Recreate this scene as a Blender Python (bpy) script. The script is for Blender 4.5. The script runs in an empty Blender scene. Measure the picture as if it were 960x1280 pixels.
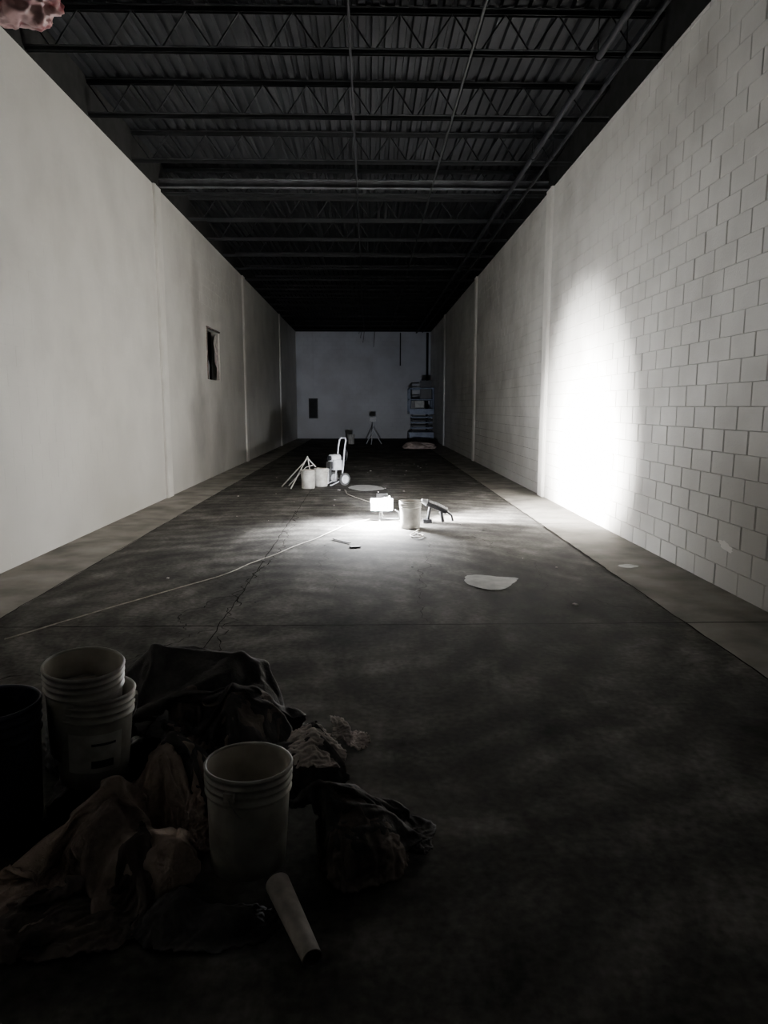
import bpy, math, random, time
from mathutils import Vector, Matrix, noise, Euler
import bmesh
random.seed(7)

# ---------------------------------------------------------------- materials
def mat(name, c1, c2=None, rough=0.7, scale=6.0, bump=0.0, bscale=40.0, metal=0.0, detail=6.0, spec=0.3, contrast=(0.35,0.65)):
    m = bpy.data.materials.new(name); m.use_nodes = True
    nt = m.node_tree; n = nt.nodes; l = nt.links
    b = n['Principled BSDF']
    b.inputs['Roughness'].default_value = rough
    b.inputs['Metallic'].default_value = metal
    b.inputs['Specular IOR Level'].default_value = spec
    if c2 is None: c2 = tuple(x*0.8 for x in c1)
    tc = n.new('ShaderNodeTexCoord')
    nz = n.new('ShaderNodeTexNoise'); nz.inputs['Scale'].default_value = scale; nz.inputs['Detail'].default_value = detail
    l.new(tc.outputs['Object'], nz.inputs['Vector'])
    cr = n.new('ShaderNodeValToRGB')
    cr.color_ramp.elements[0].position = contrast[0]; cr.color_ramp.elements[1].position = contrast[1]
    cr.color_ramp.elements[0].color = (*c2, 1); cr.color_ramp.elements[1].color = (*c1, 1)
    l.new(nz.outputs['Fac'], cr.inputs['Fac']); l.new(cr.outputs['Color'], b.inputs['Base Color'])
    if bump > 0:
        n2 = n.new('ShaderNodeTexNoise'); n2.inputs['Scale'].default_value = bscale; n2.inputs['Detail'].default_value = 5
        l.new(tc.outputs['Object'], n2.inputs['Vector'])
        bp = n.new('ShaderNodeBump'); bp.inputs['Strength'].default_value = bump; bp.inputs['Distance'].default_value = 0.01
        l.new(n2.outputs['Fac'], bp.inputs['Height']); l.new(bp.outputs['Normal'], b.inputs['Normal'])
    return m

def emis(name, col, s):
    m = bpy.data.materials.new(name); m.use_nodes = True
    b = m.node_tree.nodes['Principled BSDF']
    b.inputs['Base Color'].default_value = (*col, 1)
    b.inputs['Emission Color'].default_value = (*col, 1); b.inputs['Emission Strength'].default_value = s
    return m

def wall_mat(name, base, dirt, soot=None):
    m = mat(name, base, dirt, rough=0.85, scale=1.1, bump=0.25, bscale=60, spec=0.1, contrast=(0.25, 0.6))
    nt = m.node_tree; n = nt.nodes; l = nt.links; b = n['Principled BSDF']
    base_out = b.inputs['Base Color'].links[0].from_socket
    tc = [x for x in n if x.type == 'TEX_COORD'][0]
    sep = n.new('ShaderNodeSeparateXYZ'); l.new(tc.outputs['Object'], sep.inputs[0])
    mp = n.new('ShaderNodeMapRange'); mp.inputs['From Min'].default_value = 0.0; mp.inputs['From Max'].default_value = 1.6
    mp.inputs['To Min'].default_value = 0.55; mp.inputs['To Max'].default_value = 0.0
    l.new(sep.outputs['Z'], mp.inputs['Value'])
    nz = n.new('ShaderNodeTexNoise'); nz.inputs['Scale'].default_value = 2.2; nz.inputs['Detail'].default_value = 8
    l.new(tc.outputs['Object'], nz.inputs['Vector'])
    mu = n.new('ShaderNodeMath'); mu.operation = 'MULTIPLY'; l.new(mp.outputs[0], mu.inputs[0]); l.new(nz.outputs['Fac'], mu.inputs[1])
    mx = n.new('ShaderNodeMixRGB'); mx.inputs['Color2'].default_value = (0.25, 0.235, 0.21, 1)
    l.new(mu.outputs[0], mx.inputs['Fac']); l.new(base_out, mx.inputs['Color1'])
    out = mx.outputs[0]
    if soot:
        for (cy, cz, ry, rz, amt) in soot:
            s1 = n.new('ShaderNodeVectorMath'); s1.operation = 'SUBTRACT'; s1.inputs[1].default_value = (0, cy, cz)
            l.new(tc.outputs['Object'], s1.inputs[0])
            s2 = n.new('ShaderNodeVectorMath'); s2.operation = 'MULTIPLY'; s2.inputs[1].default_value = (0, 1/ry, 1/rz)
            l.new(s1.outputs[0], s2.inputs[0])
            nv = n.new('ShaderNodeTexNoise'); nv.inputs['Scale'].default_value = 1.5; nv.inputs['Detail'].default_value = 6
            l.new(tc.outputs['Object'], nv.inputs['Vector'])
            le = n.new('ShaderNodeVectorMath'); le.operation = 'LENGTH'; l.new(s2.outputs[0], le.inputs[0])
            ad = n.new('ShaderNodeMath'); ad.operation = 'ADD'; l.new(le.outputs['Value'], ad.inputs[0]); l.new(nv.outputs['Fac'], ad.inputs[1])
            mr = n.new('ShaderNodeMapRange'); mr.inputs['From Min'].default_value = 0.8; mr.inputs['From Max'].default_value = 1.6
            mr.inputs['To Min'].default_value = amt; mr.inputs['To Max'].default_value = 0
            l.new(ad.outputs[0], mr.inputs['Value'])
            m2 = n.new('ShaderNodeMixRGB'); m2.inputs['Color2'].default_value = (0.12, 0.11, 0.11, 1)
            l.new(mr.outputs[0], m2.inputs['Fac']); l.new(out, m2.inputs['Color1']); out = m2.outputs[0]
    l.new(out, b.inputs['Base Color'])
    return m

def floor_mat():
    m = bpy.data.materials.new('dirty_concrete'); m.use_nodes = True
    nt = m.node_tree; n = nt.nodes; l = nt.links; b = n['Principled BSDF']
    b.inputs['Roughness'].default_value = 0.95; b.inputs['Specular IOR Level'].default_value = 0.04
    tc = n.new('ShaderNodeTexCoord')
    n1 = n.new('ShaderNodeTexNoise'); n1.inputs['Scale'].default_value = 1.1; n1.inputs['Detail'].default_value = 13; n1.inputs['Roughness'].default_value = 0.68
    n1.inputs['Distortion'].default_value = 0.4
    l.new(tc.outputs['Object'], n1.inputs['Vector'])
    cr = n.new('ShaderNodeValToRGB'); e = cr.color_ramp.elements
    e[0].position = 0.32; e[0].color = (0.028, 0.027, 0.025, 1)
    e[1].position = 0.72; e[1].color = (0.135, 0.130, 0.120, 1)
    x = e.new(0.5); x.color = (0.060, 0.057, 0.053, 1)
    l.new(n1.outputs['Fac'], cr.inputs['Fac'])
    mp = n.new('ShaderNodeMapping'); mp.inputs['Scale'].default_value = (1.8, 0.6, 1); mp.inputs['Rotation'].default_value = (0, 0, 0.25)
    l.new(tc.outputs['Object'], mp.inputs['Vector'])
    n2 = n.new('ShaderNodeTexNoise'); n2.inputs['Scale'].default_value = 1.6; n2.inputs['Detail'].default_value = 12; n2.inputs['Roughness'].default_value=.62; n2.inputs['Distortion'].default_value = 1.0
    l.new(mp.outputs[0], n2.inputs['Vector'])
    mr = n.new('ShaderNodeMapRange'); mr.inputs['From Min'].default_value = 0.3; mr.inputs['From Max'].default_value = 0.7
    mr.inputs['To Min'].default_value = 0.65; mr.inputs['To Max'].default_value = 1.35
    l.new(n2.outputs['Fac'], mr.inputs['Value'])
    mx = n.new('ShaderNodeMixRGB'); mx.blend_type = 'MULTIPLY'; mx.inputs['Fac'].default_value = 1
    l.new(cr.outputs[0], mx.inputs['Color1']); l.new(mr.outputs[0], mx.inputs['Color2'])
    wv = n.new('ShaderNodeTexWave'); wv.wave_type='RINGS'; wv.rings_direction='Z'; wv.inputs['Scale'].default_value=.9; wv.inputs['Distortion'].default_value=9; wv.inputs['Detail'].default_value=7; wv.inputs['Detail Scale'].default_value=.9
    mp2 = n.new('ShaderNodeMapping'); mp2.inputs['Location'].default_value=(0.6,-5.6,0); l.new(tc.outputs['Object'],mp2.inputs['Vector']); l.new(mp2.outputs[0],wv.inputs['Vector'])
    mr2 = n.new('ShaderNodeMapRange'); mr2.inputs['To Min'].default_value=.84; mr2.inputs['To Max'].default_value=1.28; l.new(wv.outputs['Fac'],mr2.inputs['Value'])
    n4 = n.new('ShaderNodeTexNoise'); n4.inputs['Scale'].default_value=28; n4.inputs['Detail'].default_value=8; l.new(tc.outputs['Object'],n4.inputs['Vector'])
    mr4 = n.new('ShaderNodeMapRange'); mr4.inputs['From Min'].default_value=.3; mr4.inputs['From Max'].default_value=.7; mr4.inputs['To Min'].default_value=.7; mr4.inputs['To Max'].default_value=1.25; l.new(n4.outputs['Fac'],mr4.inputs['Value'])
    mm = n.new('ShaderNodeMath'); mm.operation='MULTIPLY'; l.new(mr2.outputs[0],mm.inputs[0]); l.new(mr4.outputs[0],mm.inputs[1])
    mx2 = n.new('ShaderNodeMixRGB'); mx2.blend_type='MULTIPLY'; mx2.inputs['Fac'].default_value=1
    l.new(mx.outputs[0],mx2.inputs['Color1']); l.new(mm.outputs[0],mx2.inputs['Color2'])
    l.new(mx2.outputs[0], b.inputs['Base Color'])
    n3 = n.new('ShaderNodeTexNoise'); n3.inputs['Scale'].default_value = 30; n3.inputs['Detail'].default_value = 6
    l.new(tc.outputs['Object'], n3.inputs['Vector'])
    bp = n.new('ShaderNodeBump'); bp.inputs['Strength'].default_value = 0.25; bp.inputs['Distance'].default_value = 0.005
    l.new(n3.outputs['Fac'], bp.inputs['Height']); l.new(bp.outputs[0], b.inputs['Normal'])
    return m

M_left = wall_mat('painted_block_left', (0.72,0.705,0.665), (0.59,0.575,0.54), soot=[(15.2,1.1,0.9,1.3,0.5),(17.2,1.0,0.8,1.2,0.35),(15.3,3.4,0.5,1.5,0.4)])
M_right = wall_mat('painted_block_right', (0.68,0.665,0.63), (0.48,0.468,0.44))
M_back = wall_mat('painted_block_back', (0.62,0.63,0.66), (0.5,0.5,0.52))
M_joint = mat('mortar_joint', (0.40,0.39,0.37), (0.28,0.27,0.26), rough=0.9)
M_pil = mat('painted_pilaster', (0.84,0.82,0.78), (0.72,0.7,0.66), rough=0.8, scale=2, spec=.1)
M_upper = mat('dark_wall_head', (0.02,0.02,0.02), (0.012,0.012,0.012), rough=0.9, spec=.1)
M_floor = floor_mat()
M_strip = mat('light_concrete', (0.34,0.32,0.29), (0.15,0.142,0.13), rough=0.9, scale=2.2, bump=0.3, bscale=30, detail=12, spec=.08, contrast=(.3,.7))
M_crack = mat('crack_dark', (0.014,0.013,0.012), rough=1.0, spec=0.0)
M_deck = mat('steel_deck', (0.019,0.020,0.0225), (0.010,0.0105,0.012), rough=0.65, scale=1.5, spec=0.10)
M_steel = mat('joist_steel', (0.017,0.018,0.020), (0.010,0.011,0.012), rough=0.6, scale=5, spec=.20)
M_pipe = mat('pipe_dark', (0.018,0.019,0.022), (0.011,0.011,0.014), rough=0.6, scale=5, spec=.12)
M_girder = mat('girder_grey', (0.07,0.073,0.08), (0.04,0.04,0.045), rough=0.6, scale=5, spec=.2)
M_bucket = mat('bucket_white', (0.44,0.43,0.40), (0.25,0.24,0.22), rough=0.5, scale=7, bump=0.1)
M_buckin = mat('bucket_inside', (0.64,0.60,0.54), (0.42,0.39,0.34), rough=0.7, scale=9)
M_label = mat('label_pale', (0.6,0.6,0.57), (0.42,0.42,0.4), rough=0.6, scale=15)
M_lab2 = mat('label_dark', (0.06,0.06,0.07), rough=0.6)
M_wire = mat('steel_wire', (0.35,0.35,0.35), rough=0.4, metal=0.8)
M_dark = mat('black_plastic_and_cavity', (0.02,0.021,0.024), (0.01,0.01,0.012), rough=0.35, spec=0.4, bump=0.2, bscale=20)
M_navy = mat('navy_plastic', (0.04,0.046,0.072), (0.018,0.021,0.034), rough=0.5)
M_grey = mat('machine_grey', (0.55,0.56,0.58), (0.35,0.35,0.37), rough=0.45, scale=8)
M_blue = mat('lift_blue_grey', (0.34,0.39,0.50), (0.20,0.24,0.31), rough=0.5, scale=4)
M_rub = mat('rubber', (0.05,0.05,0.05), rough=0.9)
M_tan = mat('canvas_tan', (0.50,0.40,0.35), (0.25,0.20,0.175), rough=0.95, scale=5, bump=0.5, bscale=90, spec=0.05)
M_pale = mat('canvas_pale', (0.74,0.67,0.64), (0.46,0.41,0.39), rough=0.9, scale=7, bump=0.4, bscale=80, spec=0.05)
M_char = mat('cloth_charcoal', (0.10,0.095,0.095), (0.04,0.037,0.038), rough=0.85, scale=6, bump=0.5, bscale=70, spec=0.2)
M_brown = mat('cloth_brown', (0.21,0.175,0.16), (0.08,0.067,0.06), rough=0.9, scale=6, bump=0.5, bscale=70, spec=0.1)
M_bag = mat('bag_black', (0.035,0.035,0.038), (0.018,0.018,0.02), rough=0.4, scale=6, bump=0.4, bscale=18, spec=0.5)
M_pink = mat('plastic_pink', (0.75,0.47,0.47), (0.28,0.06,0.07), rough=0.35, scale=9, spec=0.5, contrast=(0.38,0.5))
M_tube = mat('tube_paper', (0.62,0.58,0.54), (0.37,0.34,0.32), rough=0.5, scale=14)
M_paint_light = mat('spilled_paint_and_light', (0.5,0.5,0.48), (0.3,0.3,0.29), rough=0.5, scale=8)
M_cord = mat('cord_pale', (0.36,0.34,0.29), (0.22,0.2,0.17), rough=0.7, scale=20)
M_lamp = emis('lamp_lens', (0.95,0.97,1.0), 900)

# ---------------------------------------------------------------- mesh builder
class B:
    def __init__(s): s.v=[]; s.f=[]; s.m=[]; s.s=[]
    def add(s, vs, fs, mi=0, sm=False):
        o=len(s.v); s.v += [tuple(v) for v in vs]
        for f in fs: s.f.append([i+o for i in f]); s.m.append(mi); s.s.append(sm)
    def box(s, c, d, mi=0, rot=None):
        c=Vector(c); h=Vector(d)/2; R=Euler(rot).to_matrix() if rot else Matrix.Identity(3)
        vs=[c+R@Vector((x*h.x,y*h.y,z*h.z)) for x in(-1,1) for y in(-1,1) for z in(-1,1)]
        s.add(vs,[(0,1,3,2),(4,6,7,5),(0,4,5,1),(2,3,7,6),(0,2,6,4),(1,5,7,3)],mi)
    def tube(s, pts, r, mi=0, seg=8, caps=True, r1=None):
        pts=[Vector(p) for p in pts]; n=len(pts); vs=[]; fs=[]
        up=None
        for i,p in enumerate(pts):
            t=(pts[min(i+1,n-1)]-pts[max(i-1,0)]).normalized()
            if up is None:
                up=Vector((0,0,1)) if abs(t.z)<0.9 else Vector((1,0,0))
            a=t.cross(up)
            if a.length<1e-5: a=t.cross(Vector((0,1,0)))
            a.normalize(); b=a.cross(t).normalized(); up=b
            rr = r if r1 is None else r+(r1-r)*i/(n-1)
            for k in range(seg):
                q=2*math.pi*k/seg; vs.append(p+a*(math.cos(q)*rr)+b*(math.sin(q)*rr))
        for i in range(n-1):
            for k in range(seg):
                k2=(k+1)%seg; fs.append((i*seg+k,i*seg+k2,(i+1)*seg+k2,(i+1)*seg+k))
        s.add(vs,fs,mi,True)
        if caps:
            s.add(vs[:seg],[tuple(range(seg))[::-1]],mi); s.add(vs[-seg:],[tuple(range(seg))],mi)
    def lathe(s, prof, mi=0, seg=40, M=None):
        M=M or Matrix.Identity(4); vs=[]; fs=[]
        for (r,z) in prof:
            for k in range(seg):
                q=2*math.pi*k/seg; vs.append(M@Vector((r*math.cos(q),r*math.sin(q),z)))
        for i in range(len(prof)-1):
            for k in range(seg):
                k2=(k+1)%seg; fs.append((i*seg+k,i*seg+k2,(i+1)*seg+k2,(i+1)*seg+k))
        s.add(vs,fs,mi,True)
    def obj(s, name, mats, loc=(0,0,0), rot=(0,0,0)):
        me=bpy.data.meshes.new(name); me.from_pydata(s.v,[],s.f)
        for m in mats: me.materials.append(m)
        me.polygons.foreach_set('material_index', s.m); me.polygons.foreach_set('use_smooth', s.s); me.update()
        o=bpy.data.objects.new(name,me); bpy.context.collection.objects.link(o)
        o.location=loc; o.rotation_euler=rot
        return o

# ================================================================ cloth simulation of the heap
def ridge(p): return 1-2*abs(noise.noise(p))
BK=(-.42,2.27)
def simulate():
    sc=bpy.context.scene; sc.frame_start=1; sc.frame_end=60
    col=[]
    def coll(o):
        o.modifiers.new('c','COLLISION'); o.collision.thickness_outer=0.008; o.collision.cloth_friction=40; col.append(o)
    b=B(); b.box((0,2.5,-.05),(6,4,.1)); coll(b.obj('tmp_floor',[]))
    lumps=[(-.95,3.26,.14,.24,.20,.30),(-.66,3.20,.12,.22,.18,.30),(-.54,2.90,.06,.18,.16,.29),(-1.2,3.1,.05,.2,.2,.2),
           (-.36,2.98,.02,.13,.12,.21),(-.24,2.68,.04,.13,.11,.24),(-.76,2.60,.04,.13,.16,.28),(-1.18,2.36,.0,.24,.10,.24),
           (-.70,2.22,.0,.14,.11,.17),(-.14,2.44,.0,.18,.13,.20),(-.04,2.32,.0,.12,.10,.14),(-.9,2.85,.05,.16,.16,.2),(-.38,2.66,.0,.14,.10,.18),
           (-.92,2.36,.0,.13,.12,.22),(-.46,1.99,.0,.10,.06,.06),(-.80,3.0,.1,.1,.1,.26),(-.60,2.02,.0,.08,.08,.08),(-.02,2.50,.0,.09,.09,.10),(-1.45,2.24,.0,.13,.09,.14)]
    for i,(x,y,z,rx,ry,rz) in enumerate(lumps):
        bm=bmesh.new(); bmesh.ops.create_icosphere(bm,subdivisions=3,radius=1)
        for v in bm.verts:
            r=1+.45*noise.noise(v.co*2.1+Vector((i*3,0,0))); v.co=Vector((x+v.co.x*rx*r,y+v.co.y*ry*r,z+v.co.z*rz*r))
        me=bpy.data.meshes.new('tmp'); bm.to_mesh(me); bm.free(); o=bpy.data.objects.new('tmp_lump',me); bpy.context.collection.objects.link(o); coll(o)
    for (x,y,r,h) in ((*BK,.135,.7),(-1.09,2.66,.14,.7),(-1.40,2.52,.17,.7)):
        bm=bmesh.new(); bmesh.ops.create_cone(bm,cap_ends=True,segments=32,radius1=r,radius2=r+.015,depth=h)
        bmesh.ops.translate(bm,verts=bm.verts,vec=(x,y,h/2)); bmesh.ops.triangulate(bm,faces=bm.faces)
        me=bpy.data.meshes.new('tmp'); bm.to_mesh(me); bm.free(); o=bpy.data.objects.new('tmp_cyl',me); bpy.context.collection.objects.link(o); coll(o)
    specs=[
      ('drop_cloth',-.86,3.18,1.05,.72,.52,.05,78,M_char,1,.6),
      ('drop_cloth',-.62,2.90,.46,.46,.42,.5,56,M_brown,2,.5),
      ('drop_cloth',-.68,2.78,.56,.46,.38,.0,56,M_char,12,.6),
      ('drop_cloth',-.36,2.76,.40,.40,.33,.2,50,M_char,13,.5),
      ('drop_cloth',-.36,2.98,.30,.28,.30,.3,46,M_pale,3,.30),
      ('drop_cloth',-.235,2.67,.30,.27,.36,-.5,48,M_pale,4,.32),
      ('drop_cloth',-.785,2.57,.42,.62,.42,.1,60,M_tan,5,.6),
      ('drop_cloth',-1.10,2.36,1.0,.42,.32,.05,74,M_tan,6,.6),
      ('drop_cloth',-.76,2.16,.50,.40,.26,.4,60,M_brown,7,.65),
      ('cloth_bundle',-.14,2.44,.52,.44,.26,.2,64,M_char,8,.5),
      ('cloth_bundle',-.05,2.33,.38,.32,.22,.9,50,M_brown,18,.45),
      ('cloth_bundle',-.50,2.00,.36,.17,.14,.1,44,M_char,9,.6),
    ]
    cl=[]
    for (nm,cx,cy,sx,sy,z0,rot,res,mt,seed,gr) in specs:
        bm=bmesh.new(); bmesh.ops.create_grid(bm,x_segments=res,y_segments=max(10,int(res*sy/sx)),size=1)
        kill=[]
        for v in bm.verts:
            u,w=v.co.x,v.co.y; rr=math.hypot(u,w); a=math.atan2(w,u)
            lim=1.05+.22*noise.noise(Vector((math.cos(a)*1.3,math.sin(a)*1.3,seed*2.2)))
            x=u*sx/2; y=w*sy/2
            z=z0+.03*noise.noise(Vector((x*6,y*6,seed)))
            v.co=Vector((cx+x*math.cos(rot)-y*math.sin(rot),cy+x*math.sin(rot)+y*math.cos(rot),z))
            ins=any(math.hypot(v.co.x-px,v.co.y-py)<pr for (px,py,pr) in ((*BK,.155),(-1.09,2.66,.16),(-1.40,2.52,.19)))
            if rr>lim or ins: kill.append(v)
        bmesh.ops.delete(bm,geom=kill,context='VERTS')
        me=bpy.data.meshes.new(nm); bm.to_mesh(me); bm.free()
        o=bpy.data.objects.new('tmpc',me); bpy.context.collection.objects.link(o)
        m=o.modifiers.new('Cloth','CLOTH'); s=m.settings
        s.quality=5; s.mass=.25; s.tension_stiffness=12; s.compression_stiffness=12; s.shear_stiffness=4; s.bending_stiffness=.12
        s.air_damping=2; s.shrink_min=-gr; s.shrink_max=-gr
        cs=m.collision_settings; cs.collision_quality=2; cs.distance_min=.006; cs.use_self_collision=True; cs.self_distance_min=.005; cs.self_friction=8
        m.point_cache.frame_start=1; m.point_cache.frame_end=60
        cl.append((o,nm,mt))
    t=time.time()
    for f in range(1,35): sc.frame_set(f)
    dg=bpy.context.evaluated_depsgraph_get(); res=[]
    for (o,nm,mt) in cl:
        ev=o.evaluated_get(dg); me=bpy.data.meshes.new_from_object(ev); res.append((me,nm,mt))
    for (o,nm,mt) in cl: bpy.data.objects.remove(o)
    for o in col: bpy.data.objects.remove(o)
    sc.frame_set(1)
    for (me,nm,mt) in res:
        me.materials.clear(); me.materials.append(mt)
        for p in me.polygons: p.use_smooth=True
        o=bpy.data.objects.new(nm,me); bpy.context.collection.objects.link(o)
        ss=o.modifiers.new('Subdivision','SUBSURF'); ss.levels=1; ss.render_levels=1
        so=o.modifiers.new('Solidify','SOLIDIFY'); so.thickness=.004
    print('SIM TIME',time.time()-t)
simulate()

XL, XR = -3.55, 3.13
Y0, Y1 = -3.0, 36.0
ZT = 5.25; ZD = 5.72

# ---------------------------------------------------------------- block walls
def block_wall(name, fixed, axis, n, a0, a1, recess, mortar, jit, mats, hole=None):
    b=B(); th=0.2
    def P(u,z,d):
        return (fixed-n*d,u,z) if axis=='x' else (u,fixed-n*d,z)
    def slab(u0,u1,z0,z1):
        vs=[P(u,z,d) for u in(u0,u1) for z in(z0,z1) for d in(recess,recess+th)]
        b.add(vs,[(0,2,6,4),(1,5,7,3),(0,1,3,2),(4,6,7,5),(0,4,5,1),(2,3,7,6)],1)
    if hole:
        h0,h1,k0,k1=hole
        slab(a0,h0,0,ZT); slab(h1,a1,0,ZT); slab(h0,h1,0,k0); slab(h0,h1,k1,ZT)
    else: slab(a0,a1,0,ZT)
    rows=int(math.ceil(ZT/0.2)); m=mortar/2; ch=recess*0.9
    for r in range(rows):
        z0=r*0.2; z1=min(z0+0.2,ZT)
        if z1-z0<0.03: continue
        u=a0-(0.2 if r%2 else 0)
        while u<a1-0.01:
            s0=max(u,a0); s1=min(u+0.4,a1); u+=0.4
            segs=[(s0,s1,z0,z1)]
            if hole and s1>h0 and s0<h1 and z1>k0+0.01 and z0<k1-0.01:
                segs=[]
                if s0<h0-0.02: segs.append((s0,h0,z0,z1))
                if s1>h1+0.02: segs.append((h1,s1,z0,z1))
            for (p,q,z2,z3) in segs:
                j=random.uniform(-jit,jit); j2=random.uniform(-jit,jit)
                mz=m*.5
                out=[P(p+m,z2+mz,recess),P(q-m,z2+mz,recess),P(q-m,z3-mz,recess),P(p+m,z3-mz,recess)]
                inn=[P(p+m+ch,z2+mz+ch*.4,j),P(q-m-ch,z2+mz+ch*.4,j2),P(q-m-ch,z3-mz-ch*.4,j2),P(p+m+ch,z3-mz-ch*.4,j)]
                b.add(out+inn,[(4,5,6,7),(0,1,5,4),(1,2,6,5),(2,3,7,6),(3,0,4,7)],0)
    return b.obj(name,mats)

HOLE=(16.1,17.5,2.2,3.35)
block_wall('wall_left',XL,'x',1,Y0,Y1,0.0008,0.003,0.0002,[M_left,M_left],hole=HOLE)
block_wall('wall_right',XR,'x',-1,Y0,Y1,0.009,0.005,0.0025,[M_right,M_joint])
block_wall('wall_back',Y1,'y',-1,XL-0.2,XR+0.2,0.006,0.005,0.001,[M_back,M_back])

k=1
for yy in (12.65,21.0,29.4):
    for x,sg in ((XL,1),(XR,-1)):
        b=B(); b.box((x+sg*0.012,yy,ZT/2),(0.05,0.36,ZT),0)
        b.box((x+sg*0.03,yy-0.13,ZT/2),(0.03,0.03,ZT),0)
        b.obj('trim_%d'%k,[M_pil]); k+=1
b=B(); b.box((XL-0.1,(Y0+Y1)/2,(ZT+ZD)/2+0.02),(0.2,Y1-Y0,ZD-ZT+0.04)); b.obj('trim_%d'%k,[M_upper]); k+=1
b=B(); b.box((XR+0.1,(Y0+Y1)/2,(ZT+ZD)/2+0.02),(0.2,Y1-Y0,ZD-ZT+0.04)); b.obj('trim_%d'%k,[M_upper]); k+=1
b=B(); b.box(((XL+XR)/2,Y1+0.1,(ZT+ZD)/2+0.02),(XR-XL,0.2,ZD-ZT+0.04)); b.obj('trim_%d'%k,[M_upper]); k+=1

# ---------------------------------------------------------------- floor
b=B()
b.add([(XL-.2,Y0,0),(XR+.2,Y0,0),(XR+.2,Y1+.2,0),(XL-.2,Y1+.2,0),(XL-.2,Y0,-.2),(XR+.2,Y0,-.2),(XR+.2,Y1+.2,-.2),(XL-.2,Y1+.2,-.2)],
      [(0,1,2,3),(7,6,5,4),(0,4,5,1),(2,6,7,3)],0)
def edge_strip(xa,xb,seed,inner):
    N=300; vs=[];fs=[]
    for i in range(N+1):
        y=Y0+(Y1-Y0)*i/N
        w=noise.noise(Vector((seed,y*0.9,0)))*0.02+noise.noise(Vector((seed,y*4,3)))*0.008
        if inner=='a': vs+=[(xa+w,y,0.004),(xb,y,0.004)]
        else: vs+=[(xa,y,0.004),(xb+w,y,0.004)]
    for i in range(N): fs.append((2*i,2*i+1,2*i+3,2*i+2))
    b.add(vs,fs,1)
edge_strip(XL,-2.80,1.3,'b'); edge_strip(2.36,XR,5.1,'a')
def crack(pts,w,mi=2,z=0.003,jit=0.03,sub=10,seed=0,even=False):
    P=[Vector((*p,0)) for p in pts]; Q=[]
    for i in range(len(P)-1):
        for t in range(sub):
            q=P[i].lerp(P[i+1],t/sub); d=(P[i+1]-P[i]).normalized(); s=Vector((-d.y,d.x,0))
            Q.append(q+s*(noise.noise(Vector((q.x*6,q.y*6,seed)))*jit*1.6+noise.noise(Vector((q.x*22,q.y*22,seed)))*jit*.6))
    Q.append(P[-1]); vs=[];fs=[]
    for i,q in enumerate(Q):
        d=(Q[min(i+1,len(Q)-1)]-Q[max(i-1,0)]).normalized(); s=Vector((-d.y,d.x,0))
        ww=w*(0.3+abs(noise.noise(Vector((q.x*13,q.y*13,seed+4))))*1.6)*(0.25 if i in(0,len(Q)-1) else 1)
        if even: ww=w*(.8+.4*noise.noise(Vector((q.x*5,q.y*5,seed))))
        vs+=[(q.x+s.x*ww,q.y+s.y*ww,z),(q.x-s.x*ww,q.y-s.y*ww,z)]
    for i in range(len(Q)-1): fs.append((2*i+1,2*i+3,2*i+2,2*i))
    b.add(vs,fs,mi)
crack([(XL,5.06),(XR,5.06)],0.009,jit=0.004,sub=150,z=0.006,even=True)
for yy in (9.6,14.2,18.8,23.4): crack([(XL,yy),(XR,yy)],0.008,jit=0.004,sub=100,z=0.006,seed=yy,even=True)
crack([(-1.1,3.2),(-1.1,30)],0.0045,jit=0.012,sub=260,seed=2,even=True)
crack([(-1.03,4.3),(-1.1,6.2),(-.98,8),(-1.1,11)],0.006,jit=0.08,sub=40,seed=9)
crack([(-2.8,Y0),(-2.8,30)],0.006,jit=0.01,sub=260,z=.007,seed=3,even=True)
crack([(2.36,Y0),(2.36,30)],0.008,jit=0.01,sub=260,z=.007,seed=4,even=True)
crack([(0.42,5.06),(0.5,6.4),(0.75,8.3)],0.004,jit=0.08,sub=30,seed=5)
crack([(-1.1,5.0),(-1.7,4.2),(-2.8,3.9)],0.005,jit=0.08,sub=25,seed=6)
crack([(-1.1,6.0),(-1.5,5.4),(-1.3,4.9)],0.004,jit=0.06,sub=25,seed=16)
crack([(1.3,8.8),(1.7,7.2),(1.6,6.0),(2.3,5.3)],0.004,jit=0.08,sub=30,seed=7)
crack([(-0.4,8.4),(-0.5,7.0),(-0.2,5.9)],0.003,jit=0.08,sub=30,seed=8)
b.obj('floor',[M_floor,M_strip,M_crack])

# ---------------------------------------------------------------- ceiling
b=B(); prof=[]; x=XL-0.2; p=0.15
while x<XR+0.2:
    prof+=[(x,ZD+0.045),(x+0.05,ZD+0.045),(x+0.065,ZD),(x+0.135,ZD)]; x+=p
vs=[];fs=[]
for (x,z) in prof: vs+=[(x,Y0,z),(x,Y1+.2,z)]
for i in range(len(prof)-1): fs.append((2*i,2*i+2,2*i+3,2*i+1))
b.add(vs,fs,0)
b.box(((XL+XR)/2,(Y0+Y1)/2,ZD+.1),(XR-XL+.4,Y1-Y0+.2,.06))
b.obj('ceiling',[M_deck])

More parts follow.
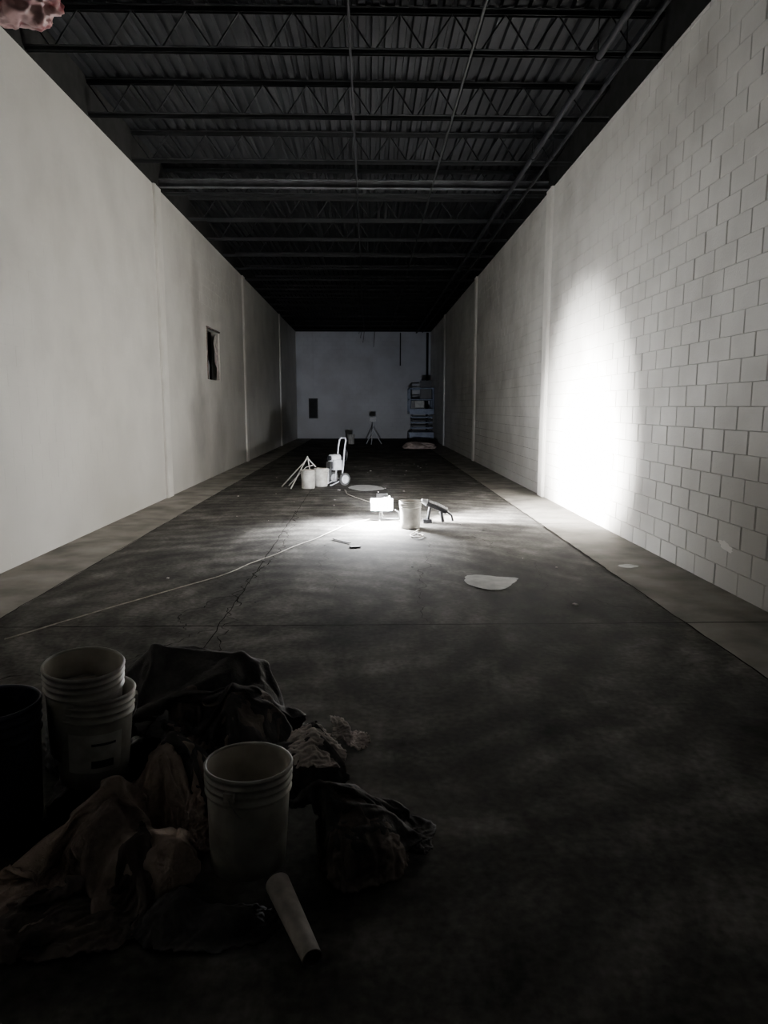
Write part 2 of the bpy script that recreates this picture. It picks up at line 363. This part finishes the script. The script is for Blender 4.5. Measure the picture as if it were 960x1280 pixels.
b=B(); xc=(XL+XR)/2; W=XR-XL
for zc,w in ((ZT+0.03,0.026),(ZD-0.045,0.032)):
    for s in(-1,1):
        b.box((0,s*0.025,zc),(W,0.006,w*1.6)); b.box((0,s*0.042,zc+(w*.75)),(W,0.038,0.006))
N=12; dx=W/N; zb=ZT+0.03; zt=ZD-0.05
for i in range(N):
    x0=-W/2+i*dx
    b.tube([(x0,0,zt),(x0+dx/2,0,zb)],0.009,seg=6); b.tube([(x0+dx/2,0,zb),(x0+dx,0,zt)],0.009,seg=6)
jm=b.obj('roof_joist',[M_steel],loc=(xc,13.2,0))
for yy in [13.2+1.7*i for i in range(-7,14) if i!=0]:
    if yy>Y1-0.3: continue
    o=bpy.data.objects.new('roof_joist',jm.data); o.location=(xc,yy,0); bpy.context.collection.objects.link(o)
b=B(); b.box((xc,12.9,ZT+0.06),(W,0.10,0.012)); b.box((xc,12.9,ZT+0.12),(W,0.012,0.12)); b.box((xc,12.9,ZT+0.18),(W,0.10,0.012))
b.obj('roof_girder',[M_girder])
b=B()
b.tube([(-0.17,Y0,ZT-0.015),(-0.17,Y1,ZT-0.015)],0.014,seg=8)
for y in [1+3.4*i for i in range(10)]: b.tube([(-0.17,y,ZT-.02),(-0.17,y,ZD)],0.005,seg=6)
b.obj('conduit_pipe',[M_pipe])
b=B()
for x,z,r in((2.72,ZT-0.03,0.022),(2.42,ZT-0.045,0.035)):
    b.tube([(x,Y0,z),(x,Y1,z)],r,seg=12)
    for y in [2+3.0*i for i in range(11)]:
        b.tube([(x,y,z),(x,y,ZD)],0.006,seg=6); b.tube([(x,y-.04,z),(x,y+.04,z)],r*1.25,seg=12)
b.obj('sprinkler_pipe',[M_pipe])
b=B()
for x in (1.1,): b.box((x,(Y0+Y1)/2,ZT+0.012),(0.018,Y1-Y0,0.005)); b.box((x-.01,(Y0+Y1)/2,ZT+0.026),(0.005,Y1-Y0,0.02))
b.obj('joist_bridging',[M_steel])

# ---------------------------------------------------------------- opening in left wall
b=B(); h0,h1,k0,k1=HOLE
b.box((XL-0.62,(h0+h1)/2,(k0+k1)/2),(0.04,h1-h0+.1,k1-k0+.1),0)  # opening lined in black; the darkness inside is put into the colour
for y in(h0-.02,h1+.02): b.box((XL-0.42,y,(k0+k1)/2),(0.4,0.04,k1-k0+.1),0)
for z in(k0-.02,k1+.02): b.box((XL-0.42,(h0+h1)/2,z),(0.4,h1-h0,0.04),0)
b.box((XL+.0,h0+.01,(k0+k1)/2),(0.04,0.03,k1-k0),1); b.box((XL+.0,(h0+h1)/2,k1-.01),(0.04,h1-h0,0.03),1)
def sheet(poly,mi,x):
    n=len(poly); cy=sum(p[0] for p in poly)/n; cz=sum(p[1] for p in poly)/n
    vs=[(x+noise.noise(Vector((p[0]*4,p[1]*4,1)))*.1,p[0],p[1]) for p in poly]+[(x+.06,cy,cz)]
    b.add(vs,[(i,(i+1)%n,n) for i in range(n)],mi)
sheet([(17.5,3.3),(17.05,3.25),(16.8,3.05),(17.0,2.85),(16.85,2.6),(17.15,2.5),(17.2,2.22),(17.5,2.22)],3,XL-.02)
sheet([(16.15,2.22),(16.6,2.22),(16.5,2.5),(16.3,2.75),(16.15,2.9)],2,XL-.06)
b.obj('window_1',[M_dark,M_brown,M_grey,M_pale])

# ---------------------------------------------------------------- bucket
def bucket(loc,rot=(0,0,0),h=0.37,rt=0.15,rb=0.128,body=M_bucket,inside=M_buckin,label=0.0,handle=1,name='bucket',bail_ang=0.0):
    b=B(); R=lambda z: rb+(rt-0.006-rb)*z/h
    pr=[(0.001,0.004),(rb-.01,0.004),(rb,0.012)]
    pr+=[(R(h*t),h*t) for t in (0.2,0.4,0.6,0.72)]
    for t in (0.76,0.84,0.91):
        z=h*t; r=R(z); pr+=[(r,z-.004),(r+.007,z-.002),(r+.007,z+.003),(r,z+.005)]
    pr+=[(R(h*.97),h*.965),(rt,h*.968),(rt+.001,h*.985),(rt-.003,h),(rt-.008,h),(rt-.010,h*.98)]
    b.lathe(pr,0,48)
    b.lathe([(rt-.010,h*.98),(R(h*.5)-.006,h*.5),(rb-.008,.02),(0.001,.018)],1,48)
    if label:
        vs=[];fs=[];n=14
        for i in range(n+1):
            a=label-0.75+1.5*i/n
            for z in(0.08*h/.37,0.235*h/.37): vs.append(((R(z)+.0015)*math.cos(a),(R(z)+.0015)*math.sin(a),z))
        for i in range(n): fs.append((2*i,2*i+2,2*i+3,2*i+1))
        b.add(vs,fs,2,True)
        for (a0,a1,z0,z1) in ((label-.1,label+.5,.1,.13),(label-.1,label+.55,.19,.2)):
            vs=[];fs=[]
            for i in range(7):
                a=a0+(a1-a0)*i/6
                for z in(z0,z1): vs.append(((R(z)+.003)*math.cos(a),(R(z)+.003)*math.sin(a),z))
            for i in range(6): fs.append((2*i,2*i+2,2*i+3,2*i+1))
            b.add(vs,fs,3,True)
    if handle:
        for s in(-1,1): b.box((s*(R(h*.84)+.008),0,h*.85),(.016,.034,.034),0)
        pts=[]
        for i in range(25):
            a=math.pi*i/24; pts.append((math.cos(a)*(rt+.008),-math.sin(a)*math.sin(bail_ang+.2)*rt*1.1-.03*math.sin(a),h*.85-math.sin(a)*rt*.95*math.cos(bail_ang+.2)))
        b.tube(pts,.0022,4,6)
        b.tube(pts[10:15],.009,3,10)
    return b.obj(name,[body,inside,M_label,M_lab2,M_wire],loc,rot)

bucket((-0.42,2.27,0.035),rot=(0.02,0.03,math.radians(75)),label=0)
bucket((-1.09,2.66,0.15),rot=(0.03,0.06,0.4),label=-1.6)
bucket((-1.125,2.68,0.255),rot=(0.10,-0.06,1.2),label=0,handle=0)
bucket((0.56,9.30,0.0),rot=(0,0,0.5))
bucket((-1.18,13.95,0.0),rot=(0,0,1.1),label=0)
bucket((-0.95,14.30,0.0),rot=(0,0,.2))
bucket((-0.72,30.6,0),h=.42)
bucket((-1.40,2.52,0.02),rot=(0,0,.3),h=0.50,rt=0.175,rb=0.15,body=M_navy,inside=M_navy,name='waste_bin',handle=0)

# ---------------------------------------------------------------- crumpled bags
def crumple(name,c,size,seed,mt,amp=1.0,sub=6,rotz=0.0,zmin=0.004):
    bm=bmesh.new(); bmesh.ops.create_icosphere(bm,subdivisions=sub,radius=1)
    so=Vector((seed*3.1,seed*1.7,seed*.9)); cz=math.cos(rotz); sz=math.sin(rotz)
    for v in bm.verts:
        d=v.co.copy()
        wv=Vector((noise.noise(d*1.7+so),noise.noise(d*1.7+so+Vector((9,0,0))),noise.noise(d*1.7+so+Vector((0,9,0)))))*0.5
        q=d+wv
        r=1+0.28*noise.noise(d*1.3+so)+amp*(0.15*(ridge(q*1.7+so)-.5)+0.05*(ridge(q*3.9+so)-.5)+0.015*(ridge(q*8+so)-.5))
        p=d*r
        x,y,z=p.x*size[0],p.y*size[1],p.z*size[2]
        X=x*cz-y*sz; Y=x*sz+y*cz
        zz=c[2]+z
        if zz<zmin:
            X*=1+min(0.25,(zmin-zz)*.8); Y*=1+min(0.25,(zmin-zz)*.8); zz=zmin+(zz-zmin)*0.002
        v.co=Vector((X,Y,zz))
    me=bpy.data.meshes.new(name); bm.to_mesh(me); bm.free()
    for p in me.polygons: p.use_smooth=True
    me.materials.append(mt)
    o=bpy.data.objects.new(name,me); bpy.context.collection.objects.link(o); o.location=(c[0],c[1],0)
    return o
crumple('trash_bag',(-1.28,3.10,0.08),(0.20,0.20,0.18),3.9,M_bag,.8)
crumple('trash_bag',(-0.94,2.84,0.06),(0.13,0.12,0.15),2.9,M_bag,.8)
crumple('cloth_bundle',(-1.08,2.68,0.03),(0.19,0.16,0.115),6.9,M_char,.5)

b=B(); p0=Vector((-0.30,2.12,0.06)); p1=Vector((-0.165,1.83,0.034))
b.tube([p0,p0.lerp(p1,.5),p1],0.040,0,28,caps=False,r1=.030); b.tube([p0,p0.lerp(p1,.5),p1],0.036,1,28,caps=False,r1=.026)
b.obj('cardboard_tube',[M_tube,M_brown])

b=B()
for i in range(90):
    x=random.uniform(-2.4,2.2); y=random.uniform(5.5,20)
    s=random.uniform(.008,.03); a=random.uniform(0,3)
    b.box((x,y,s*.2+.002),(s,s*random.uniform(.4,1.8),s*.3),random.choice([0,1,1]),rot=(0,0,a))
b.box((-.32,8.35,.012),(.34,.022,.012),1,rot=(0,0,-.9)); b.box((-.15,8.0,.010),(.12,.07,.012),1,rot=(0,0,.3))
b.obj('floor_debris',[M_pale,M_char])

def floor_patch(name,c,rx,ry,seed,mt,rot=0,tip=0.0):
    b=B(); vs=[(0,0,.0045)]; N=80
    for k in range(N):
        a=2*math.pi*k/N; r=1+.18*noise.noise(Vector((math.cos(a)*1.2,math.sin(a)*1.2,seed)))+.06*noise.noise(Vector((math.cos(a)*5,math.sin(a)*5,seed)))
        x=math.cos(a)*rx*r; y=math.sin(a)*ry*r*(1-tip*math.cos(a))
        vs.append((x*math.cos(rot)-y*math.sin(rot),x*math.sin(rot)+y*math.cos(rot),.0045))
    b.add(vs,[(0,k+1,(k+1)%N+1) for k in range(N)],0); return b.obj(name,[mt],(c[0],c[1],0.002))
floor_patch('paint_and_light_patch',(1.16,6.36),0.26,0.24,2.2,M_paint_light,.35,.6)
floor_patch('paint_and_light_patch',(2.62,6.95),0.10,0.08,4.2,M_paint_light,.2)
floor_patch('paint_and_light_patch',(-0.05,14.0),0.35,0.5,6.2,M_paint_light,.2)  # lamp-lit floor behind the work light, painted in as a pale patch
b=B(); N=40; vs=[(XR-.0035,6.03,.39)]
for i in range(N):
    a=2*math.pi*i/N; r=1+.5*noise.noise(Vector((math.cos(a)*2,math.sin(a)*2,3)))
    vs.append((XR-.0035,6.03+.12*r*math.cos(a),.39+.035*r*math.sin(a)+.05*math.cos(a)*.4))
b.add(vs,[(0,i+1,(i+1)%N+1) for i in range(N)],0); b.obj('paint_daub',[M_pil])

# ---------------------------------------------------------------- extension cords
def cord(name,pts,r,mt,wob=.03,sub=14):
    P=[Vector(p) for p in pts]; Q=[]
    for i in range(len(P)-1):
        a=P[max(i-1,0)];b0=P[i];c=P[i+1];d=P[min(i+2,len(P)-1)]
        for t in range(sub):
            u=t/sub
            q=0.5*((2*b0)+(c-a)*u+(2*a-5*b0+4*c-d)*u*u+(3*b0-a-3*c+d)*u**3)
            q.x+=noise.noise(q*2.2)*wob; q.z=max(q.z,r+.005); Q.append(q)
    Q.append(P[-1]); b=B(); b.tube(Q,r,0,8); return b.obj(name,[mt])
cord('extension_cord',[(0.02,9.95,.02),(-0.30,9.4,.02),(-0.75,8.2,.02),(-1.15,7.2,.02),(-1.42,6.55,.02),(-2.0,5.6,.02),(-2.5,4.75,.02)],.0045,M_cord)
cord('extension_cord',[(0.66,9.1,.02),(0.60,8.9,.02),(0.52,8.65,.02),(0.60,8.5,.02),(0.68,8.65,.02),(0.6,8.8,.02)],.008,M_cord,wob=.0)
cord('extension_cord',[(0.22,10.25,.02),(0.1,11.5,.02),(-0.3,12.6,.02),(-0.45,13.5,.02)],.006,M_cord)

# ---------------------------------------------------------------- work light
b=B()
for s in(-1,1):
    b.tube([(0.30+s*.14,9.78,.012),(0.30+s*.14,10.02,.012)],.010,1,8)
b.tube([(0.16,10.02,.012),(0.44,10.02,.012)],.010,1,8)
b.tube([(0.16,9.9,.012),(0.16,9.9,.12),(0.22,9.9,.16)],.010,1,8); b.tube([(0.44,9.9,.012),(0.44,9.9,.12),(0.38,9.9,.16)],.010,1,8)
b.box((0.26,9.92,.25),(0.07,0.26,0.19),0)
for i in range(7): b.box((0.215,9.82+i*.033,.25),(0.03,0.008,0.17),0)
b.box((0.302,9.92,.25),(0.012,0.24,0.17),2)
b.box((0.19,9.78,.25),(0.31,0.05,0.17),0,rot=(.35,0,0))
b.box((0.19,9.752,.24),(0.28,0.012,0.145),2,rot=(.35,0,0))
b.tube([(0.19,9.80,.18),(0.19,9.88,.06),(0.16,9.9,.05)],.008,1,8)
b.box((0.20,10.09,.30),(0.16,0.05,0.13),0); b.box((0.20,10.12,.30),(0.14,0.010,0.11),2)  # rear head added as a source for the far-end spots
b.tube([(0.20,10.07,.24),(0.20,10.02,.06),(0.20,10.02,.012)],.008,1,8)
b.obj('work_light',[M_grey,M_wire,M_lamp])

def light(kind,name,loc,power,col=(1,1,1),aim=None,**kw):
    L=bpy.data.lights.new(name,kind); L.energy=power; L.color=col
    for k_,v_ in kw.items(): setattr(L,k_,v_)
    o=bpy.data.objects.new(name,L); o.location=loc; bpy.context.collection.objects.link(o)
    if aim is not None: o.rotation_euler=(Vector(aim)-Vector(loc)).to_track_quat('-Z','Y').to_euler()
    return o
light('SPOT','work_light_beam',(0.34,9.95,.32),22500,(1,.985,.96),aim=(3.13,10.30,.72),spot_size=math.radians(84),spot_blend=1.0,shadow_soft_size=.10)
light('AREA','work_light_spill',(0.345,9.92,.27),15,(1,.985,.96),aim=(3.1,10.8,1.8),shape='RECTANGLE',size=.2,size_y=.2)
light('POINT','work_light_glow',(0.10,9.58,.30),7,(.97,.98,1),shadow_soft_size=.05)
light('SPOT','added_bloom_flood',(0.08,9.60,.48),6000,(.96,.975,1),aim=(0.05,9.50,0),spot_size=math.radians(152),spot_blend=1.0,shadow_soft_size=.08)  # added downward spot; its bright floor pool stands in for lamp bloom
light('SPOT','added_far_fill',(0.20,10.16,.32),1000,(.76,.83,1),aim=(0.0,36,1.8),spot_size=math.radians(26),spot_blend=.6,shadow_soft_size=.05)  # added bluish spot that lifts the far wall in place of haze
light('SPOT','added_sprayer_floor_fill',(0.20,10.16,.36),1500,(.95,.97,1),aim=(-0.30,14.0,0.1),spot_size=math.radians(36),spot_blend=.9,shadow_soft_size=.05)  # added spot to brighten the sprayer and the floor around it

# ---------------------------------------------------------------- dark drill by the bucket
b=B()
b.tube([(0.80,9.62,.30),(0.90,9.66,.26),(1.08,9.72,.17)],.05,0,14)
b.tube([(0.73,9.60,.33),(0.80,9.62,.30)],.025,1,12,r1=.045)
b.tube([(0.86,9.66,.26),(0.82,9.70,.02)],.022,0,10); b.tube([(1.0,9.70,.20),(1.04,9.72,.015)],.024,0,10)
b.tube([(1.08,9.72,.17),(1.16,9.75,.10),(1.18,9.78,.02)],.018,0,10)
b.box((0.97,9.69,.25),(.16,.07,.05),1,rot=(0,.45,.3))
b.box((0.82,9.70,.03),(.12,.10,.05),0)
b.obj('paint_mixer_drill',[M_dark,M_grey])

# ---------------------------------------------------------------- airless paint sprayer on two-wheel cart
b=B()
for s in(-1,1):
    x=s*.11
    b.tube([(x,-.05,.10),(x,0,.35),(x,.05,.80),(x,.08,.92)],.014,0,10)
    T=Matrix.Translation((s*.19,-.02,.13))@Matrix.Rotation(math.pi/2,4,'Y')
    b.lathe([(.02,-.02),(.085,-.018),(.09,-.025),(.12,-.025),(.13,-.012),(.13,.012),(.12,.025),(.09,.025),(.085,.018),(.02,.02)],2,28,T)
    b.lathe([(.001,-.022),(.05,-.024),(.088,-.026),(.088,.026),(.05,.024),(.001,.022)],0,20,T)
b.tube([(-.11,.08,.92),(-.07,.09,.96),(.07,.09,.96),(.11,.08,.92)],.014,0,10)
b.tube([(-.11,.0,.32),(.11,.0,.32)],.01,0,8)
b.tube([(-.22,-.02,.13),(.22,-.02,.13)],.012,0,8)
b.box((0,-.12,.42),(.20,.20,.20),0); b.tube([(0,-.02,.56),(0,-.24,.56)],.075,0,18); b.tube([(0,-.24,.56),(0,-.28,.56)],.05,1,16)
b.box((0,-.26,.42),(.14,.06,.14),1)
b.tube([(-.05,-.26,.38),(-.05,-.28,.04)],.03,0,14); b.tube([(.05,-.27,.38),(.05,-.27,.2)],.022,1,12)
for s in(-1,1): b.tube([(s*.1,-.05,.10),(s*.1,-.28,.02),(s*.1,-.32,.02)],.012,0,8)
pts=[(.1+.07*math.sin(a),.06,.62-.12*math.cos(a)) for a in [i*math.pi/10 for i in range(41)]]
b.tube(pts,.010,1,8)
b.obj('paint_sprayer',[M_grey,M_dark,M_rub],loc=(-.58,14.6,0),rot=(0,0,-.9))
b=B()
b.tube([(-1.72,14.1,.02),(-1.22,14.16,.56)],.012,0,8); b.tube([(-1.50,13.75,.02),(-1.20,14.16,.62)],.012,0,8)
b.tube([(-1.60,14.3,.02),(-1.24,14.2,.40),(-1.1,14.2,.44)],.010,0,8)
b.tube([(-1.22,14.17,.60),(-1.05,14.25,.40)],.012,0,8); b.tube([(-1.20,14.17,.60),(-1.14,14.40,.02)],.012,0,8)
b.obj('spray_wand',[M_bucket])

# ---------------------------------------------------------------- far end
b=B(); cx,cy=2.42,33.0
b.box((cx,cy,.30),(1.1,1.6,.28),0)
for s in(-1,1):
    for t in(-1,1):
        T=Matrix.Translation((cx+s*.5,cy+t*.55,.2))@Matrix.Rotation(math.pi/2,4,'Y')
        b.lathe([(.01,-.06),(.18,-.06),(.2,-.04),(.2,.04),(.18,.06),(.01,.06)],2,24,T)
for i in range(6):
    z=.52+i*.12
    b.box((cx-.4,cy,z),(.06,1.4,.07),1,rot=(.04*(-1)**i,0,0)); b.box((cx+.4,cy,z),(.06,1.4,.07),1,rot=(-.04*(-1)**i,0,0))
    b.tube([(cx-.5,cy-.72,z),(cx+.5,cy-.72,z)],.035,0 if i%2 else 1,8)
b.box((cx,cy,1.30),(1.1,1.7,.10),0); b.box((cx,cy-.85,1.42),(1.1,.02,.15),0)
for s in(-1,1):
    for t in(-1,0,1): b.tube([(cx+s*.53,cy+t*.83,1.35),(cx+s*.53,cy+t*.83,2.4)],.03,0,8)
    for z in(1.9,2.4): b.tube([(cx+s*.53,cy-.83,z),(cx+s*.53,cy+.83,z)],.03,0,8)
for t in(-1,1):
    for z in(1.9,2.4): b.tube([(cx-.53,cy+t*.83,z),(cx+.53,cy+t*.83,z)],.03,0,8)
b.box((cx+.2,cy-.5,2.3),(.5,.4,.9),1); b.box((cx-.15,cy-.2,1.6),(.6,.5,.5),1)
b.box((cx-.1,cy-.88,1.7),(.4,.04,.3),3)
b.obj('scissor_lift',[M_blue,M_dark,M_rub,M_label])

b=B(); tx,ty=0.22,30.6
for a in(0.3,2.4,4.5): b.tube([(tx,ty,.62),(tx+.38*math.cos(a),ty+.38*math.sin(a),.01)],.018,0,8)
b.tube([(tx,ty,.45),(tx,ty,1.05)],.02,0,8); b.box((tx,ty-.02,1.05),(.26,.08,.18),1); b.box((tx,ty,.62),(.07,.07,.06),1)
b.obj('tripod_stand',[M_grey,M_dark])
b=B(); b.box((-2.72,Y1-.09,1.5),(.45,.14,1.0),0); b.box((-2.72,Y1-.17,1.5),(.39,.02,.92),1); b.box((-2.56,Y1-.19,1.5),(.02,.02,.1),1)
b.tube([(-2.72,Y1-.05,2.0),(-2.72,Y1-.05,5.2)],.012,2,8)
b.obj('electrical_panel',[M_dark,M_steel,M_back])
b=B()
b.tube([(1.62,Y1-.05,5.2),(1.62,Y1-.05,3.6)],.03,0,8); b.tube([(2.96,Y1-.08,5.2),(2.96,Y1-.08,.1)],.06,0,10)
b.obj('wall_conduit',[M_steel])
b=B()
for i,x in enumerate((-.4,-.32,-.2,.3)):
    b.tube([(x,34,ZT),(x+.05,34,ZT-.15),(x-.02,34,ZT-.3-.2*i)],.012,0,6)
b.obj('hanging_cable',[M_steel])
crumple('drop_cloth',(2.0,27.5,.05),(0.6,0.6,0.2),15.1,M_tan,1.2,sub=5)

# ---------------------------------------------------------------- hanging pink plastic (upper left)
o=crumple('hanging_plastic_bag',(-1.78,4.0,3.68),(0.22,0.16,0.13),21.0,M_pink,1.2,sub=5,zmin=-5)
b=B(); b.tube([(-1.78,4.0,3.72),(-1.77,4.4,4.6),(-1.76,4.7,ZT+.02)],.006,0,6); c=b.obj('cord',[M_cord])
c.parent=o; c.location=(1.78,-4.0,0)

# ---------------------------------------------------------------- world + camera
w=bpy.data.worlds.new('World'); bpy.context.scene.world=w; w.use_nodes=True
bg=w.node_tree.nodes['Background']; bg.inputs[0].default_value=(.6,.7,1,1); bg.inputs[1].default_value=0.0002
cam=bpy.data.cameras.new('camera'); co=bpy.data.objects.new('camera',cam); bpy.context.collection.objects.link(co)
cam.sensor_fit='VERTICAL'; cam.sensor_height=36; cam.lens=24.95; cam.clip_end=200; cam.clip_start=.02
co.location=(0,0,1.6); co.rotation_euler=(math.radians(90-8.46),0,math.radians(-1.29))
bpy.context.scene.camera=co
